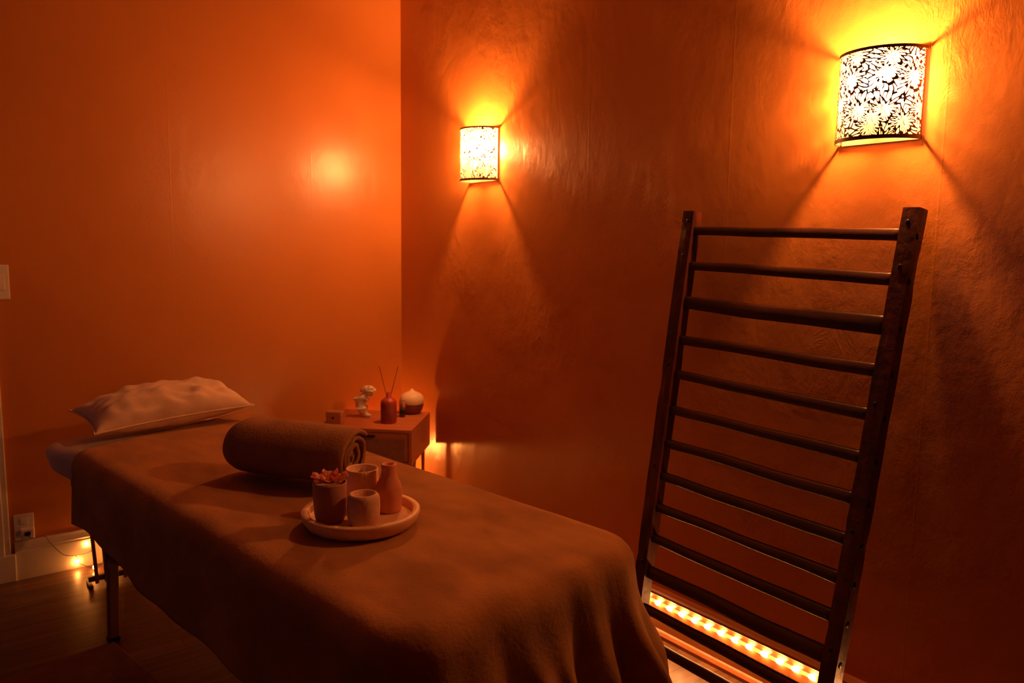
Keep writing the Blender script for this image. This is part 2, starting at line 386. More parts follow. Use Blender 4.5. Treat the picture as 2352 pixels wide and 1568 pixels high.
# ------------------------------------------------------------------ massage table
AL = radians(7.5)
TB = Vector((1.01, 1.25, 0)); HW, TL = 0.38, 2.0
def tw(v, u, z=0.0):
    """table frame (v across, u towards the head) -> world"""
    return Vector((TB.x + v*cos(AL) - u*sin(AL), TB.y + v*sin(AL) + u*cos(AL), z))
table = thing('massage_table', 'long wooden-legged massage table under the brown blanket, dark padded top', 'massage table', tuple(TB), AL)
def rrect(hw, u0, u1, r, n=10):
    pts = []
    for cx, cy, a0 in ((hw-r, u0+r, -90), (hw-r, u1-r, 0), (-hw+r, u1-r, 90), (-hw+r, u0+r, 180)):
        for k in range(n+1):
            a = radians(a0 + 90*k/n); pts.append((cx+r*cos(a), cy+r*sin(a)))
    return pts
def pad(bm, hw, u0, u1, r, z0, z1, e=.03):
    layers = [(e, z0), (e*.3, z0+e*.3), (0, z0+e), (0, z1-e), (e*.3, z1-e*.3), (e, z1)]
    prev = None; first = None
    for ins, z in layers:
        ring = [bm.verts.new((x, y, z)) for x, y in rrect(hw-ins, u0+ins, u1-ins, max(r-ins, .02))]
        if prev:
            for i in range(len(ring)): bm.faces.new((prev[i], prev[(i+1) % len(ring)], ring[(i+1) % len(ring)], ring[i]))
        else: first = ring
        prev = ring
    bm.faces.new(prev); bm.faces.new(first[::-1]); return bm
obj('padded_top', pad(BM(), HW-.02, .02, TL-.02, .10, .60, .680), M['vinyl'], table, smooth=True)
bm = BM()
for x0, x1, y0, y1 in ((-.35, -.325, .1, 1.9), (.325, .35, .1, 1.9), (-.35, .35, .1, .125), (-.35, .35, 1.875, 1.9), (-.35, .35, .99, 1.01)):
    box(bm, x0, x1, y0, y1, .535, .60, .004)
obj('apron', bm, M['tablewood'], table)
for sv in (-1, 1):
    for uu, nm in ((.27, 'foot'), (1.732, 'head')):
        bm = BM(); beam(bm, (sv*.286, uu, .012), (sv*.276, uu, .36), .034, .030, (0, 1, 0), .004)
        lg = obj('leg', bm, M['tablewood'], table)
        bm = BM(); beam(bm, (sv*.268, uu-.004, .27), (sv*.262, uu, .56), .075, .030, (0, 1, 0), .006)
        obj('leg_sleeve', bm, M['tablewood'], lg)
        bm = BM(); box(bm, sv*.286-.019, sv*.286+.019, uu-.018, uu+.018, 0, .016, .004); obj('rubber_foot', bm, M['black'], lg)
for uu in (.27, 1.732):
    bm = BM(); beam(bm, (-.262, uu, .33), (.262, uu, .33), .05, .024, (0, 1, 0), .003); obj('crossbar', bm, M['tablewood'], table)
    for sv in (-1, 1):
        uc = 1.0 + (.12 if uu > 1 else -.12)
        bm = BM(); beam(bm, (sv*.24, uu, .28), (sv*.24, uc, .55), .022, .035, (0, 0, 1), .003); obj('brace', bm, M['tablewood'], table)

# fitted sheet
def cover(name, outline, spine, m, rr, ztop, hem, folds, thick, nr=14, nd=16, wav=0.0, closed=False, flare=0.0, nseed=0.0, samples=None):
    """cloth over the table: outline(a) -> (v,u,nv,nu), spine(a) -> (v,u); then a rounded edge and a drop to hem(a)"""
    bm = BM(); rows = []; NA = 360
    for a in (samples or [i/NA for i in range(NA + (0 if closed else 1))]):
        ev, eu, nv, nu = outline(a); sv_, su = spine(a); row = []
        bv, bu = ev - nv*rr, eu - nu*rr
        for k in range(nr):
            t = k/nr; v = sv_ + (bv-sv_)*t; u = su + (bu-su)*t
            z = ztop + wav*(noise.noise(Vector((v*7+nseed, u*5, 0.3)))*0.8 + noise.noise(Vector((v*17, u*13+nseed, 1.7)))*.35)
            row.append((v, u, z))
        for k in range(6):
            b = (pi/2)*k/5
            v = bv + nv*rr*sin(b); u = bu + nu*rr*sin(b); z = ztop - rr*(1-cos(b))
            f = folds(a, 0, u) * sin(b)*0.25
            row.append((v+nv*f, u+nu*f, z + wav*.6*noise.noise(Vector((v*7+nseed, u*5, 0.3)))*(1-sin(b))))
        zh = hem(a, eu)
        for k in range(1, nd+1):
            t = k/nd; z = (ztop-rr) + (zh-(ztop-rr))*t
            f = folds(a, t, eu)*(0.25+0.75*smoothstep(0, .5, t)) + flare*t
            row.append((ev+nv*f, eu+nu*f, z))
        rows.append([bm.verts.new(p) for p in row])
    n = len(rows)
    for i in range(n - (0 if closed else 1)):
        A, B = rows[i], rows[(i+1) % n]
        for k in range(len(A)-1): bm.faces.new((A[k], A[k+1], B[k+1], B[k]))
    bmesh.ops.remove_doubles(bm, verts=bm.verts[:], dist=1e-5)
    bmesh.ops.remove_doubles(bm, verts=[v for v in bm.verts if hypot(v.co.x, v.co.y-.42) < .06], dist=.008)
    bmesh.ops.recalc_face_normals(bm, faces=bm.faces[:])
    up = sum(f.normal.z*f.calc_area() for f in bm.faces)
    if up < 0: bmesh.ops.reverse_faces(bm, faces=bm.faces[:])
    o = obj(name, bm, m, None, tuple(TB), True, (0, 0, AL))
    s = o.modifiers.new('thickness', 'SOLIDIFY'); s.thickness = thick; s.offset = -1
    return o

def path_outline(segs):
    """segs: list of ('l', p0, p1) or ('a', c, r, a0, a1); returns f(a)->(v,u,nv,nu) by arc length"""
    L_ = []
    for s in segs:
        L_.append(hypot(s[2][0]-s[1][0], s[2][1]-s[1][1]) if s[0] == 'l' else abs(radians(s[4]-s[3]))*s[2])
    T = sum(L_)
    def f(a):
        d = a*T
        for s, l in zip(segs, L_):
            if d <= l+1e-9 or s is segs[-1]:
                t = min(1, d/l)
                if s[0] == 'l':
                    p0, p1 = s[1], s[2]; dx, dy = (p1[0]-p0[0])/l, (p1[1]-p0[1])/l
                    return p0[0]+(p1[0]-p0[0])*t, p0[1]+(p1[1]-p0[1])*t, dy*s[3], -dx*s[3]
                an = radians(s[3]+(s[4]-s[3])*t)
                return s[1][0]+s[2]*cos(an), s[1][1]+s[2]*sin(an), cos(an), sin(an)
            d -= l
    return f
# --- sheet: closed loop round the table
h, r = HW-.008, .07
so = path_outline([('l', (-h, 1.0), (-h, .01+r), -1), ('a', (-h+r, .01+r), r, 180, 270), ('l', (-h+r, .01), (h-r, .01), 1),
                   ('a', (h-r, .01+r), r, 270, 360), ('l', (h, .01+r), (h, TL-r), 1), ('a', (h-r, TL-r), r, 0, 90),
                   ('l', (h-r, TL), (-h+r, TL), 1), ('a', (-h+r, TL-r), r, 90, 180), ('l', (-h, TL-r), (-h, 1.0), 1)])
def fix_normal(f, cx=0.0):
    def g(a):
        v, u, nv, nu = f(a)
        side = abs(abs(v)-h) < 1e-8
        v *= 1 + (.11*smoothstep(1.76, 1.90, u) if v < 0 else 0)
        if side: nv, nu = (1 if v > 0 else -1), 0
        elif abs(u-.01) < 1e-8: nv, nu = 0, -1
        elif abs(u-TL) < 1e-8: nv, nu = 0, 1
        return v, u, nv, nu
    return g
sheet = cover('fitted_sheet', fix_normal(so), lambda a: (0, max(.4, min(1.6, so(a)[1]))), M['sheet'], .035, .690,
              lambda a, u: .57 + .075*smoothstep(1.76, 1.97, u), lambda a, t, u: .006*t*sin(a*190) + .004*sin(a*71), .003, wav=.002, closed=True, flare=-.008)
tag(sheet, 'white fitted sheet stretched over the head end of the massage table', 'bed sheet')

# --- blanket: open at the head, hanging at both sides and the foot
hb = HW + .008; rb = .125; F0 = -.068; UL, UR = 1.745, 1.955
bseg = [('l', (-hb, UL), (-hb, F0+rb), -1), ('a', (-hb+rb, F0+rb), rb, 180, 270), ('l', (-hb+rb, F0), (hb-rb, F0), 1),
        ('a', (hb-rb, F0+rb), rb, 270, 360), ('l', (hb, F0+rb), (hb, UR), 1)]
bo_ = path_outline(bseg)
def bo(a):
    v, u, nv, nu = bo_(a)
    if abs(abs(v)-hb) < 1e-8: nv, nu = (1 if v > 0 else -1), 0
    elif abs(u-F0) < 1e-8: nv, nu = 0, -1
    return v, u, nv, nu
LT = (UL-F0-rb) + rb*pi/2 + (2*hb-2*rb) + rb*pi/2 + (UR-F0-rb)
aF0 = (UL-F0-rb)/LT; aF1 = (UL-F0-rb + rb*pi + 2*hb-2*rb)/LT      # where the foot stretch starts and ends
def bspine(a):
    if a < aF0: s = a/aF0; return 0, 1.855 + (.42-1.855)*s
    if a > aF1: s = (a-aF1)/(1-aF1); return 0, .42 + (1.855-.42)*s
    return 0, .42
def bhem(a, u):
    zz = .40 + .05*smoothstep(.9, 1.75, u)
    if a > .5: zz = .36
    f = smoothstep(aF0-.09, aF0+.03, a) * (1-smoothstep(aF1-.02, aF1+.09, a))
    return zz*(1-f) + .16*f + .012*sin(a*40)
def bfold(a, t, u):
    f = smoothstep(aF0-.04, aF0+.05, a)*(1-smoothstep(aF1-.01, aF1+.06, a))
    q = (a-aF0)/(aF1-aF0); ph = q*2*pi
    ph = (q - .24*t*(1.05-q))*2*pi
    w_ = sin(ph*5.2 + 1.6*sin(ph*1.3+.5)) * .50 + sin(ph*11.3 + .9*t + 2.0) * .38*smoothstep(.1, .6, t) + sin(ph*2.6+1.0)*.35 + sin(ph*8.1 - 1.5*t)*.34
    w_ = w_*abs(w_)**.25
    c = math.exp(-((q-.93)/.07)**2)*.030*smoothstep(.1, .6, t) + math.exp(-((q-1.13)/.07)**2)*.14*smoothstep(.05, .42, t)*(1-smoothstep(.42, .85, t)*.8)
    side = .004*sin(a*95+2*t) + .006*sin(a*37+t)
    fl_ = (.040+.074*math.exp(-((q-1.0)/.22)**2))*t**.6
    return f*((.016+.030*t**.8)*w_ + fl_) + c + side*t
blanket = cover('plush_blanket', bo, bspine, M['blanket'], .060, .702, bhem, bfold, .006, nr=24, nd=26, wav=.0045, flare=.0,
                samples=[aF0*i/130 for i in range(130)] + [aF0+(aF1-aF0)*i/230 for i in range(230)] + [aF1+(1-aF1)*i/130 for i in range(131)])
tag(blanket, 'brown plush blanket draped over the massage table with folds at the foot', 'blanket')

# pillow
def make_pillow():
    bm = BM(); n, m_ = 56, 40; LX, LY, T = .298, .124, .074
    grid = {}
    for side in (1, -1):
        for i in range(n+1):
            for j in range(m_+1):
                x = -1+2*i/n; y = -1+2*j/m_
                edge = (i in (0, n)) or (j in (0, m_))
                if side == -1 and edge: continue
                X = x*LX*(1 - .10*(1-abs(x)**2)*0 - .085*(1-y*y)*abs(x)**3)
                Y = y*LY*(1 - .16*(1-x*x)*abs(y)**3)
                h_ = ((1-abs(x)**2.6)*(1-abs(y)**2.4))
                h_ = max(h_, 0)**.62
                wv = .016*noise.noise(Vector((x*2.6, y*3.2, side*2.0))) + .010*noise.noise(Vector((x*6, y*4.5, side*5.0+1)))
                rid = .011*sin(13*x+5*y+3*noise.noise(Vector((x*2, y*2, 7))))*math.exp(-((x-.12)/.35)**2-((y+.45)/.5)**2)
                z = side*T*h_*(1.25 if side == 1 else .80) + (wv+rid)*min(1, h_*1.6)*(1 if side == 1 else .3)
                grid[(side, i, j)] = bm.verts.new((X, Y, z))
    g = lambda s, i, j: grid.get((s, i, j)) or grid[(1, i, j)]
    for s in (1, -1):
        for i in range(n):
            for j in range(m_):
                q = [g(s, i, j), g(s, i+1, j), g(s, i+1, j+1), g(s, i, j+1)]
                bm.faces.new(q if s == 1 else q[::-1])
    o = obj('pillow', bm, M['pillow'], smooth=True)
    p = tw(-.012, 1.895, .774); o.location = p; o.rotation_euler = (radians(11), radians(-2), radians(9))
    o.modifiers.new('s', 'SUBSURF').render_levels = 1
    bm = BM(); pts = []
    for i in range(4*40):
        k, t = divmod(i, 40); t = -1+2*t/40
        x, y = ((t, -1), (1, t), (-t, 1), (-1, -t))[k]
        pts.append((x*LX*(1-.085*(1-y*y)*abs(x)**3), y*LY*(1-.16*(1-x*x)*abs(y)**3), 0))
    pts.append(pts[0]); tube(bm, pts, .0030, 6, False); obj('piping', bm, M['pillow'], o, smooth=True)
    return tag(o, 'cream crinkled pillow lying on the white sheet at the table head', 'pillow')
make_pillow()

# rolled towel
def make_towel():
    bm = BM(); turns = 3.3; R0, R1 = .012, .093; n = 150; LN = .41; ns = 28
    rows = []
    for k in range(ns+1):
        s = -1+2*k/ns; y = s*LN/2; ring = []
        for i in range(n+1):
            q = i/n; th = q*turns*2*pi + .6; r_ = R0+(R1-R0)*q
            endl = smoothstep(.80, 1.0, -s)                     # left end tucks in
            endr = smoothstep(.86, 1.0, s)
            r2 = r_*(1 - .22*endl*q - .06*endr*q) * (1 + .035*noise.noise(Vector((cos(th)*1.4, sin(th)*1.4, y*6+q*2))))
            x = r2*cos(th)*1.12; z = r2*sin(th)*.90
            z = max(z, -.080+.002*q) if q > .6 else z
            yy = y + (.014*sin(th*1.0+1.0)+.012*noise.noise(Vector((th, 3.1, 0))))*endr - .02*(1-q)*endr
            ring.append(bm.verts.new((x, yy, z)))
        rows.append(ring)
    for A, B in zip(rows[:-1], rows[1:]):
        for i in range(n): bm.faces.new((A[i], A[i+1], B[i+1], B[i]))
    bmesh.ops.recalc_face_normals(bm, faces=bm.faces[:])
    o = obj('rolled_towel', bm, M['towel'], smooth=True)
    s = o.modifiers.new('thickness', 'SOLIDIFY'); s.thickness = .013; s.offset = 0
    o.modifiers.new('s', 'SUBSURF').render_levels = 1
    o.location = (.885, 2.185, .706+.084); o.rotation_euler = (0, 0, radians(-148))
    return tag(o, 'thick brown towel rolled up, lying across the blanket behind the tray', 'towel')
make_towel()

# ------------------------------------------------------------------ tray and what stands on it
ZB = .7055
TRX, TRY = .870, 1.738
tray = thing('round_tray', 'round pale wooden tray with raised rim on the blanket', 'tray', (TRX, TRY, ZB))
obj('tray_base', lathe(BM(), [(0, 0), (.126, 0), (.134, .003), (.143, .016), (.1475, .030), (.1475, .0345), (.1455, .0365), (.1310, .0365), (.1290, .034), (.1270, .024), (.123, .0215), (0, .0215)], 96), M['tray'], tray, smooth=True)
ZT = ZB+.0220

p = thing('candle_cup', 'ribbed cream cup candle with a burnt wick, at the back of the tray', 'candle', (.899, 1.789, ZT))
rib = lambda r, z, a: r*(1+.016*math.cos(a*34)) if (r > .0395 and .006 < z < .098) else r
obj('cup', lathe(BM(), [(0, 0), (.034, 0), (.037, .003), (.041, .010), (.0415, .092), (.0415, .100), (.0395, .1025), (.0365, .100), (.0355, .074), (0, .072)], 136, rfun=rib), M['creamcer'], p, smooth=True)
obj('wax', lathe(BM(), [(0, .080), (.0355, .080), (.0355, .0795)], 40), M['wax'], p, smooth=True)
obj('wick', tube(BM(), [(0, 0, .079), (.001, 0, .086), (-.003, .001, .091), (-.009, .002, .093)], .0014, 6), M['black'], p)

p = thing('bottle_vase', 'pink narrow-necked bottle vase on the right side of the tray', 'vase', (.940, 1.722, ZT))
obj('body', lathe(BM(), [(0, 0), (.028, 0), (.0315, .003), (.0325, .012), (.0335, .045), (.0330, .060), (.0290, .074), (.0230, .086), (.0195, .094), (.0185, .108), (.0195, .116), (.0195, .121), (.0165, .1225), (.0120, .121), (.0110, .108), (0, .100)], 56), M['pinkwax'], p, smooth=True)

p = thing('candle_holder', 'squat sand-coloured candle holder with a hollow top, at the front of the tray', 'candle holder', (.842, 1.669, ZT))
obj('body', lathe(BM(), [(0, 0), (.030, 0), (.034, .004), (.0385, .018), (.0400, .040), (.0395, .062), (.0375, .071), (.0335, .0765), (.0290, .0775), (.0265, .0745), (.0240, .064), (.018, .058), (0, .056)], 56), M['sandcer'], p, smooth=True)

p = thing('flower_candle', 'pot candle topped with curled pink petals, at the left of the tray', 'candle', (.788, 1.742, ZT))
obj('pot', lathe(BM(), [(0, 0), (.030, 0), (.0345, .003), (.0375, .018), (.0405, .060), (.0415, .094), (.0405, .098), (.0375, .096), (.0365, .088), (0, .086)], 56), M['rosepot'], p, smooth=True)
def petal(ang, r0, ln, lift, wd, z0):
    bm = BM(); n, m_ = 10, 8; G = []
    for i in range(n+1):
        t = i/n; row = []
        for j in range(m_+1):
            s = -1+2*j/m_
            wloc = wd*(sin(pi*min(1, t*.62+.10)))**.8
            rr = r0 + ln*t - .004*s*s*t
            zz = z0 + lift*(t**1.3) + .0060*(s*s)*t*2 + .003*(1-abs(s))*t - .006*smoothstep(.75, 1, t) + .0015*sin(s*5+ang)
            x, y = rr, s*wloc
            row.append(bm.verts.new((x*cos(ang)-y*sin(ang), x*sin(ang)+y*cos(ang), zz)))
        G.append(row)
    for i in range(n):
        for j in range(m_): bm.faces.new((G[i][j], G[i+1][j], G[i+1][j+1], G[i][j+1]))
    bmesh.ops.solidify(bm, geom=bm.faces[:], thickness=.0016)
    bmesh.ops.recalc_face_normals(bm, faces=bm.faces[:])
    return bm
for k in range(8): obj('petal', petal(2*pi*k/8+.3, .004, .038+.003*(k % 2), .012+.006*((k*3) % 2), .0200, .0955), M['flowerwax'], p, smooth=True)
for k in range(5): obj('petal', petal(2*pi*k/5, .002, .022, .017, .012, .097), M['flowerwax'], p, smooth=True)

# ------------------------------------------------------------------ nightstand, set diagonally in the corner
ns_a = atan2(3.38-3.096, 2.08-1.81)              # direction of its depth
ND, NW, NZ0, NZ1 = .415, .455, .38, .55
NS = thing('nightstand', 'orange-brown wooden nightstand with a woven cane drawer, set across the corner', 'nightstand', (1.81, 3.096, 0), ns_a - pi/2)
# local: y = depth away from the camera, x = towards the right; the front right corner is the origin
bm = BM(); box(bm, -NW, 0, 0, ND, NZ1-.016, NZ1, .002); obj('top_panel', bm, M['cabinet'], NS)
bm = BM(); box(bm, -.016, 0, .001, ND, NZ0, NZ1-.016, .0015); obj('side_panel', bm, M['cabinet'], NS)
bm = BM(); box(bm, -NW, -NW+.016, .001, ND, NZ0, NZ1-.016, .0015); obj('side_panel', bm, M['cabinet'], NS)
bm = BM(); box(bm, -NW+.016, -.016, .001, ND, NZ0, NZ0+.014); obj('bottom_panel', bm, M['cabinet'], NS)
bm = BM(); box(bm, -NW+.016, -.016, ND-.01, ND, NZ0+.014, NZ1-.016); obj('back_panel', bm, M['cabinet'], NS)
bm = BM(); box(bm, -NW+.019, -.019, .004, .020, NZ0+.017, NZ1-.019, .0015); dr = obj('drawer', bm, M['cabinet'], NS)
bm = BM()
nx, nz = 74, 19; x0c, x1c, z0c, z1c = -NW+.034, -.034, NZ0+.026, NZ1-.046
for i in range(nx):
    x = x0c+(x1c-x0c)*i/(nx-1); tube(bm, [(x, .0030+.0007*(-1)**(k+i), z0c+(z1c-z0c)*k/nz) for k in range(nz+1)], .0013, 4, False)
for k in range(nz):
    z = z0c+(z1c-z0c)*(k+.5)/nz; tube(bm, [(x0c, .0028, z), (x1c, .0028, z)], .0012, 4, False)
obj('cane_panel', bm, M['cane'], dr)
bm = BM(); box(bm, -NW/2-.055, -NW/2+.055, -.012, .004, NZ1-.038, NZ1-.030, .002); obj('handle', bm, M['black'], dr)
for x, y, sx, sy in ((-.025, .105, 0, 0), (-NW+.045, .06, 1, -1), (-.029, .371, 0, 0), (-NW+.045, ND-.05, 1, 1)):
    bm = BM(); tube(bm, [(x, y, NZ0), (x-sx*.018, y+sy*.018, .0)], ([.022, .011] if y < .2 else [.0105, .008]), 14)
    obj('leg', bm, M['cabinet'], NS, smooth=True)

ZN = NZ1 + .0005
# small box
p = thing('gift_box', 'small kraft box with a dark clasp at the left edge of the nightstand', 'box', (1.592, 3.445, ZN), ns_a-pi/2-radians(2))
bm = BM(); box(bm, -.037, .037, -.025, .025, 0, .030, .001); obj('tray', bm, M['kraft'], p)
bm = BM(); box(bm, -.0385, .0385, -.0265, .0265, .0300, .056, .004); obj('lid', bm, M['kraft'], p)
bm = BM(); ball(bm, .004, (0, -.029, .027), 2, (1, .6, 1.6)); obj('clasp', bm, M['black'], p, smooth=True)

# reed diffuser
p = thing('reed_diffuser', 'red cylindrical bottle with two dark reeds, at the front of the nightstand', 'reed diffuser', (1.803, 3.300, ZN))
obj('bottle', lathe(BM(), [(0, 0), (.034, 0), (.0375, .003), (.0380, .010), (.0380, .098), (.0365, .106), (.030, .114), (.018, .121), (.0135, .124), (.0132, .146), (.0110, .147), (.0095, .144), (.009, .120), (0, .110)], 56), M['redglass'], p, smooth=True)
obj('label_band', lathe(BM(), [(.0384, .012), (.0386, .013), (.0386, .092), (.0384, .093)], 56), M['redlabel'], p, smooth=True)
tv = Vector((cos(ns_a-pi/2), sin(ns_a-pi/2), 0))
for s, l in ((-1, .268), (1, .268)):
    top = tv*(.040*s*1.15) + Vector((0, 0, l+.006)); bot = tv*(-.010*s)+Vector((0, 0, .05))
    obj('reed', tube(BM(), [tuple(bot), tuple(top)], .0016, 6), M['reed'], p)

# ultrasonic aroma diffuser
p = thing('aroma_diffuser', 'onion-shaped aroma diffuser with cream dome and wood-grain base, right end of the nightstand', 'diffuser', (2.005, 3.425, ZN))
obj('base', lathe(BM(), [(0, 0), (.036, 0), (.043, .004), (.052, .018), (.0590, .040), (.0615, .052)], 64), M['darkwood'], p, smooth=True)
obj('dome', lathe(BM(), [(.0615, .052), (.0625, .060), (.0620, .072), (.0570, .087), (.0470, .098), (.0330, .106), (.0200, .1115), (.0110, .1165), (.0075, .1230), (.0045, .1250), (0, .1250)], 64), M['dome'], p, smooth=True)

# small vial
p = thing('oil_vial', 'tiny dark glass vial with a clear cap, between red bottle and aroma diffuser', 'vial', (1.918, 3.372, ZN))
obj('bottle', lathe(BM(), [(0, 0), (.012, 0), (.0145, .002), (.015, .006), (.015, .034), (.012, .040), (.008, .043), (.008, .050), (0, .050)], 28), M['darkglass'], p, smooth=True)
obj('cap', lathe(BM(), [(.0150, .036), (.0155, .040), (.0155, .078), (.0140, .083), (.006, .085), (0, .085)], 28), M['glass'], p, smooth=True)

# plaster figure: a bowed torso with a head of piled-up curls
def skin(name, verts, edges, radii, m, parent=None, sub=2):
    me = bpy.data.meshes.new(name); me.from_pydata(verts, edges, []); o = bpy.data.objects.new(name, me); COL.objects.link(o)
    me.materials.append(m); o.modifiers.new('skin', 'SKIN'); s = o.modifiers.new('sub', 'SUBSURF'); s.levels = sub; s.render_levels = sub
    for i, r_ in enumerate(radii):
        me.skin_vertices[0].data[i].radius = (r_, r_) if not isinstance(r_, tuple) else r_
        me.skin_vertices[0].data[i].use_root = (i == 0)
    for mod in o.modifiers:
        if mod.type == 'SKIN': mod.use_smooth_shade = True
    if parent: o.parent = parent
    return o
def make_figure():
    root = thing('plaster_figure', 'white plaster figure of a bowed person with piled curls, beside the red bottle', 'figurine', (1.765, 3.475, ZN), ns_a-pi/2)
    V = [(-.020, 0, .070), (-.016, 0, .045), (-.006, 0, .022), (.004, 0, .008), (.030, 0, .0065),   # hips - knees - toe
         (-.024, 0, .090), (-.012, 0, .106), (.004, 0, .112),                                       # back, shoulders, neck
         (.012, 0, .122), (.006, -.018, .098), (.018, -.016, .084), (.024, -.010, .100)]
    E_ = [(0, 1), (1, 2), (2, 3), (3, 4), (0, 5), (5, 6), (6, 7), (7, 8), (6, 9), (9, 10), (10, 11)]
    Rr = [.027, .026, .022, .016, .008, .027, .022, .015, .016, .011, .0095, .008]
    b = skin('body', V, E_, Rr, M['plaster'], root)
    bm = BM()
    ball(bm, .024, (.020, -.002, .130), 3, (1.0, .9, 1.1)); ball(bm, .0055, (.042, -.010, .122), 2, (1, 1, 1.3))
    ball(bm, .007, (.036, -.004, .114), 2)
    obj('head', bm, M['plaster'], root, smooth=True)
    bm = BM(); rnd = random.Random(4)
    for k in range(24):
        a = rnd.uniform(0, 2*pi); e = rnd.uniform(-.15, 1.45)
        ball(bm, rnd.uniform(.008, .012), (.018+.027*cos(e)*cos(a)*1.05, -.001+.023*cos(e)*sin(a), .132+.021*sin(e)), 2, (1.2, 1, .8))
    obj('curls', bm, M['plaster'], root, smooth=True)
make_figure()

# ------------------------------------------------------------------ wall sconces
def half_shell(bm, a, d, z0, z1, n=48, m_=1, t0=0.0):
    """half-ellipse wall standing on the wall plane x=0, bulging to -x, spanning y in [-a, a]"""
    uv = bm.loops.layers.uv.verify(); cols = []; s = 0; prev = None
    for i in range(n+1):
        t = t0 + (pi-2*t0)*i/n; x, y = -d*sin(t), -a*cos(t)
        if prev: s += hypot(x-prev[0], y-prev[1])
        prev = (x, y); cols.append((s, [bm.verts.new((x, y, z0+(z1-z0)*k/m_)) for k in range(m_+1)]))
    for (s0, A), (s1, B) in zip(cols[:-1], cols[1:]):
        for k in range(m_):
            f = bm.faces.new((A[k], A[k+1], B[k+1], B[k]))
            for l in f.loops: l[uv].uv = ((s0 if l.vert in A else s1), l.vert.co.z)
    bmesh.ops.recalc_face_normals(bm, faces=bm.faces[:])
    return bm
def half_band(bm, a, d, z0, z1, th, n=48):
    R_ = []
    for i in range(n+1):
        t = pi*i/n; R_.append([bm.verts.new((-(d+q)*sin(t), -(a+q)*cos(t), z)) for q, z in ((0, z0), (th, z0), (th, z1), (0, z1))])
    for A, B in zip(R_[:-1], R_[1:]):
        for k in range(4): bm.faces.new((A[k], A[(k+1) % 4], B[(k+1) % 4], B[k]))
    bm.faces.new(R_[0]); bm.faces.new(R_[-1][::-1]); bmesh.ops.recalc_face_normals(bm, faces=bm.faces[:]); return bm
SA, SD, SH = .113, .105, .234
def make_sconce():
    root = thing('wall_sconce', '', 'wall lamp', (RIGHT-.004, 2.96, 1.692))
    obj('shade', half_shell(BM(), SA, SD, .004, SH-.004, t0=.085), M['shade'], root, smooth=True)
    obj('shade_liner', half_shell(BM(), SA-.004, SD-.004, .003, SH-.003), M['liner'], root, smooth=True)
    obj('upper_rim', half_band(BM(), SA-.001, SD-.001, SH-.008, SH, .0022), M['rim'], root, smooth=False)
    obj('lower_rim', half_band(BM(), SA-.001, SD-.001, 0, .010, .0022), M['rim'], root, smooth=False)
    bm = BM(); box(bm, -.003, .0035, -SA+.006, SA-.006, .0, SH, .001); obj('back_plate', bm, M['plate'], root)
    bm = BM(); beam(bm, (-.004, 0, .098), (-.045, 0, .098), .008, .008, (0, 0, 1), .002); arm = obj('lamp_holder', bm, M['trim'], root)
    bm = BM(); lathe(bm, [(0, .094), (.014, .094), (.018, .110), (.018, .113), (0, .113)], 20, (-.040, 0)); obj('socket', bm, M['trim'], arm, smooth=True)
    bm = BM(); lathe(bm, [(0, .112), (.012, .113), (.018, .122), (.025, .137), (.0275, .151), (.024, .166), (.014, .177), (0, .181)], 20, (-.040, 0))
    obj('bulb', bm, M['bulb'], root, smooth=True)
    return root
def copy_tree(o, parent=None):
    c = o.copy(); COL.objects.link(c); c.parent = parent
    for ch in list(o.children): copy_tree(ch, c)
    return c
s1 = make_sconce(); s1['group'] = 'pierced half-round wall sconces'
s2 = copy_tree(s1); s2.location.y = 1.117
s1['label'] = 'lit half-round sconce with pierced petal pattern, the smaller farther one near the corner'
s2['label'] = 'lit half-round sconce with pierced petal pattern, the nearer one above the ladder'

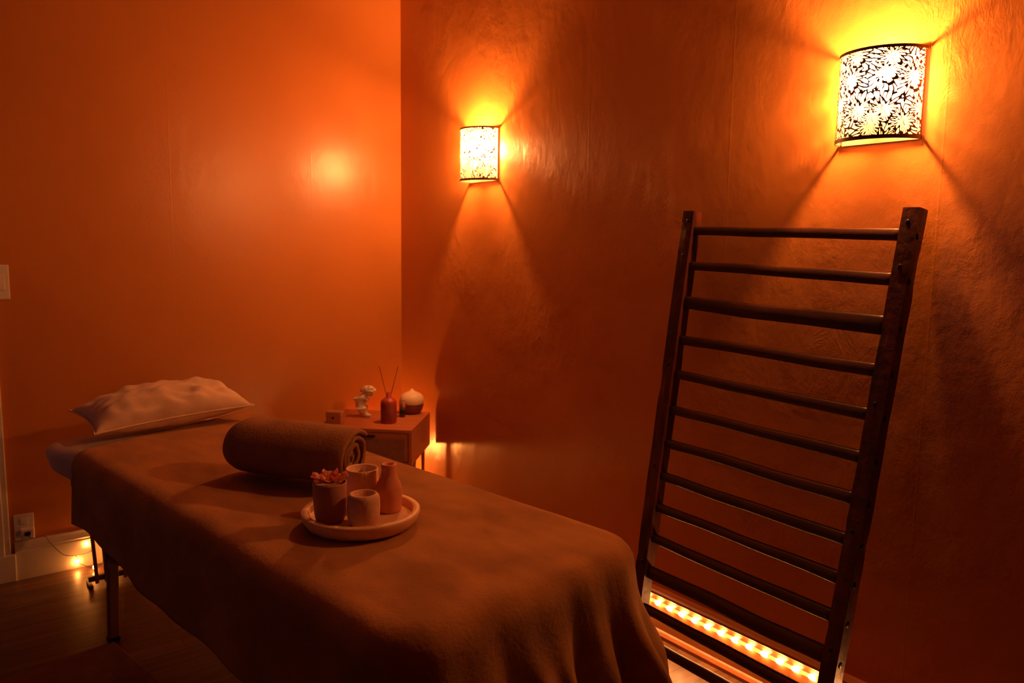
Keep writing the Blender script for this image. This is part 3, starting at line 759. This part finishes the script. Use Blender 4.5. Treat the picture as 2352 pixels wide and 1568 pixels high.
# ------------------------------------------------------------------ ladder
def make_ladder():
    lean, tilt = radians(7.83), radians(1.36)
    d = Vector((-sin(lean)*cos(tilt), sin(tilt), -cos(lean)*cos(tilt)))
    P0 = Vector((2.060, 1.351, 1.453)); S0 = P0.z/(-d.z)                   # distance down to the floor
    foot = P0 + d*(S0-.018); rw = .045
    root = thing('wooden_ladder', 'dark rustic wooden ladder with thirteen rungs leaning against the right wall', 'ladder', tuple(foot))
    e = Vector((0, -1, 0)); e = (e - d*(e @ d)).normalized(); nrm = e.cross(d).normalized()
    if nrm.x > 0: nrm = -nrm
    W_ = lambda s: .678 + (.641-.678)*s/1.14
    def rail(sg, top):
        bm = BM(); n = 46; rings = []
        for i in range(n+1):
            s = -top + (S0-.018+top)*i/n; c = P0 + d*s + e*(sg*(W_(s)/2+rw/2)) - foot
            ring = []
            for (a, b) in ((-1, -1), (-1, 0), (-1, 1), (0, 1), (1, 1), (1, 0), (1, -1), (0, -1)):
                k = rw/2*(1 + .06*noise.noise(Vector((s*9+sg*5, a*2.0, b*2.0)))) * (.975 if (a and b) else 1.0)
                if noise.noise(Vector((s*21+sg*3, a*3.3, b*3.3))) > .42: k *= .93
                ring.append(bm.verts.new(c + e*(a*k) + nrm*(b*k)))
            rings.append(ring)
        for A, B in zip(rings[:-1], rings[1:]):
            for k in range(8): bm.faces.new((A[k], A[(k+1) % 8], B[(k+1) % 8], B[k]))
        bm.faces.new(rings[0][::-1]); bm.faces.new(rings[-1]); bmesh.ops.recalc_face_normals(bm, faces=bm.faces[:])
        return obj('rail', bm, M['ladder'], root)
    rl = rail(-1, .062); rr = rail(1, .068)
    S = [0, .115, .239, .359, .476, .592, .706, .817, .923, 1.029, 1.141, 1.265, 1.366]
    H = [.034, .033, .050, .035, .034, .034, .034, .034, .034, .034, .048, .034, .034]
    for i, (s, h_) in enumerate(zip(S, H)):
        bm = BM(); n = 26; rings = []; w_ = W_(s)
        for k in range(n+1):
            t = -1+2*k/n
            hh = h_*(.86+.14*(t+1)/2*1.3)
            if i == 0: hh *= .92
            if i == 2: hh = .040+.014*(t+1)/2
            if i == 8: hh *= (.80+.25*abs(t))
            hh *= 1+.05*noise.noise(Vector((t*3, i*3.3, 0)))
            dp = .024
            c = P0 + d*s + e*(t*(w_/2+.008)) + d*(.004*noise.noise(Vector((t*1.5, i*7.7, 2)))) - foot
            ring = []
            for q in range(12):
                an = 2*pi*q/12; cx_, cy_ = cos(an), sin(an)
                ring.append(bm.verts.new(c + d*(hh/2*math.copysign(abs(cx_)**.55, cx_)) + nrm*(dp/2*math.copysign(abs(cy_)**.55, cy_))))
            rings.append(ring)
        for A, B in zip(rings[:-1], rings[1:]):
            for q in range(12): bm.faces.new((A[q], A[(q+1) % 12], B[(q+1) % 12], B[q]))
        bm.faces.new(rings[0][::-1]); bm.faces.new(rings[-1]); bmesh.ops.recalc_face_normals(bm, faces=bm.faces[:])
        obj('rung', bm, M['rung'], root, smooth=True)
    # pegs and nail heads on the rails
    for rl_, sg in ((rl, -1), (rr, 1)):
        for i, s in enumerate(S):
            c = P0 + d*(s+.004) + e*(sg*(W_(s)/2+rw)) - foot
            bm = BM(); ball(bm, .0075, tuple(c + nrm*(.006)), 2, (1.2, .35, 1.2)); obj('peg', bm, M['black'], rl_, smooth=True)
            if i % 3 == 1 or i == 0:
                c = P0 + d*(s-.03) + e*(sg*(W_(s)/2+rw*.45)) + nrm*(rw/2) - foot
                bm = BM(); ball(bm, .0060, tuple(c), 2, (.3, 1.0, 1.2)); obj('nail_head', bm, M['black'], rl_, smooth=True)
make_ladder()

# ------------------------------------------------------------------ rope light on the right baseboard
rope = thing('rope_light', 'glowing amber rope light running along the right baseboard behind the ladder', 'rope light', (RIGHT-.020-.0075, 1.2, .127))
y0, y1 = .62, 2.35
obj('tube', tube(BM(), [(0, y0-1.2+(y1-y0)*k/40, .0012*sin(k*.7)) for k in range(41)], .0058, 12), M['ropeglow'], rope, smooth=True)
k = 0
yy = 1.194 + .0
led_me = None
ys = [1.197 + .0558*i for i in range(-10, 21)]
for y in ys:
    if led_me is None:
        bm = BM(); ball(bm, .0085, (0, 0, 0), 2, (1, 1.9, 1)); o = obj('led', bm, M['led'], rope, smooth=True); led_me = o.data
    else:
        o = bpy.data.objects.new('led', led_me); COL.objects.link(o); o.parent = rope
    o.location = (-.0012, y-1.2, 0)

# ------------------------------------------------------------------ socket, charger, string of fairy lights, switch
p = thing('wall_outlet', 'white wall outlet plate just above the left baseboard, beside the door casing', 'electrical outlet', (.322, BACK, .218))
bm = BM(); box(bm, -.036, .036, -.006, 0, -.055, .055, .003); obj('cover_plate', bm, M['plastic'], p)
for z in (-.026, .026):
    bm = BM(); box(bm, -.015, .015, -.0085, -.005, z-.014, z+.014, .003); obj('receptacle', bm, M['plastic'], p)
p = thing('plug_adapter', 'white plug adapter pushed into the wall outlet', 'plug', (.330, BACK-.0088, .205))
bm = BM(); box(bm, -.024, .024, -.034, 0, -.030, .012, .004); obj('housing', bm, M['plastic'], p)
bm = BM(); box(bm, -.010, .010, -.040, -.033, -.014, .002, .002); obj('cable_grip', bm, M['black'], p)

p = thing('light_switch', 'white light switch plate on the back wall beside the door', 'light switch', (.294, BACK, 1.233))
bm = BM(); box(bm, -.030, .030, -.006, 0, -.069, .069, .003); obj('cover_plate', bm, M['plastic'], p)
bm = BM(); box(bm, -.015, .015, -.0095, -.005, -.032, .032, .003, 2); obj('rocker', bm, M['plastic'], p)

fl = thing('fairy_lights', 'string of small amber fairy bulbs on thin wire lying along the back baseboard', 'string lights', (.5, BACK-.06, 0))
def F(x, y, z): return (x-.5, y-(BACK-.06), z)
wp_ = [F(.330, BACK-.047, .198), F(.345, BACK-.040, .175), F(.392, BACK-.026, .168), F(.410, BACK-.026, .135), F(.455, BACK-.028, .075), F(.500, BACK-.030, .062),
       F(.560, BACK-.032, .068), F(.575, BACK-.034, .120), F(.600, BACK-.034, .172), F(.640, BACK-.034, .130), F(.660, BACK-.04, .04), F(.75, BACK-.05, .006), F(1.05, BACK-.07, .006),
       F(1.4, BACK-.035, .006), F(1.75, BACK-.030, .01), F(1.86, BACK-.032, .10), F(1.905, BACK-.026, .20), F(1.885, BACK-.010, .285)]
obj('wire', tube(BM(), spline(wp_, 8), .0013, 6), M['wire'], fl, smooth=True)
wp2 = [F(.500, BACK-.030, .062), F(.510, BACK-.05, .035), F(.505, BACK-.034, .03), F(.560, BACK-.09, .010), F(.60, BACK-.08, .03), F(.640, BACK-.05, .06), F(.660, BACK-.04, .04)]
obj('wire', tube(BM(), spline(wp2, 8), .0013, 6), M['wire'], fl, smooth=True)
bulbs = [(.545, BACK-.030, .100, .0065), (.505, BACK-.030, .030, .0080), (.560, BACK-.095, .016, .0075), (.640, BACK-.050, .070, .006), (.80, BACK-.06, .013, .006),
         (1.05, BACK-.085, .013, .006), (1.35, BACK-.08, .013, .006),
         (1.893, BACK-.016, .294, .0105), (1.872, BACK-.015, .281, .0105), (1.897, BACK-.016, .270, .0105)]
bme = {}
for (x, y, z, r_) in bulbs:
    if r_ not in bme:
        bm = BM(); ball(bm, r_, (0, 0, 0), 2, (1, 1, 1.2)); o = obj('bulb', bm, M['corner' if r_ > .01 else 'fairy'], fl, smooth=True); bme[r_] = o.data
    else:
        o = bpy.data.objects.new('bulb', bme[r_]); COL.objects.link(o); o.parent = fl
    o.location = F(x, y, z)

# slatted rack behind the table leg
p = thing('slatted_rack', 'small slatted wooden rack on the floor behind the table leg, by the fairy lights', 'rack', (.60, 3.45, 0), 0)
for k in range(5):
    bm = BM(); beam(bm, (-.06+.035*k, 0, .012), (-.075+.038*k, 0, .30), .014, .010, (0, 1, 0), .002); obj('slat', bm, M['tablewood'], p)
for z in (.02, .26):
    bm = BM(); box(bm, -.09, .10, .004, .020, z, z+.022, .002); obj('rail', bm, M['tablewood'], p)
for x in (-.085, .095):
    bm = BM(); box(bm, x-.008, x+.008, -.02, .05, 0, .014, .002); obj('foot', bm, M['tablewood'], p)

# floor mat in the near left corner, square with the table
def make_mat():
    c = Vector((.50, 2.925, 0)); ax = Vector((-.34, -.06, 0)).normalized(); ay = Vector((.15, -.45, 0)).normalized(); ay = (ay-ax*(ay @ ax)).normalized()
    ang = atan2(-ax.y, -ax.x)
    bm = BM(); box(bm, -.85, 0, -1.25, 0, 0, .010, .004, 3)
    o = obj('floor_mat', bm, M['mat'], None, (c.x-.004, c.y-.022, .0), False, (0, 0, ang))
    tag(o, 'plain reddish-brown mat on the floor to the left of the massage table', 'mat')
make_mat()
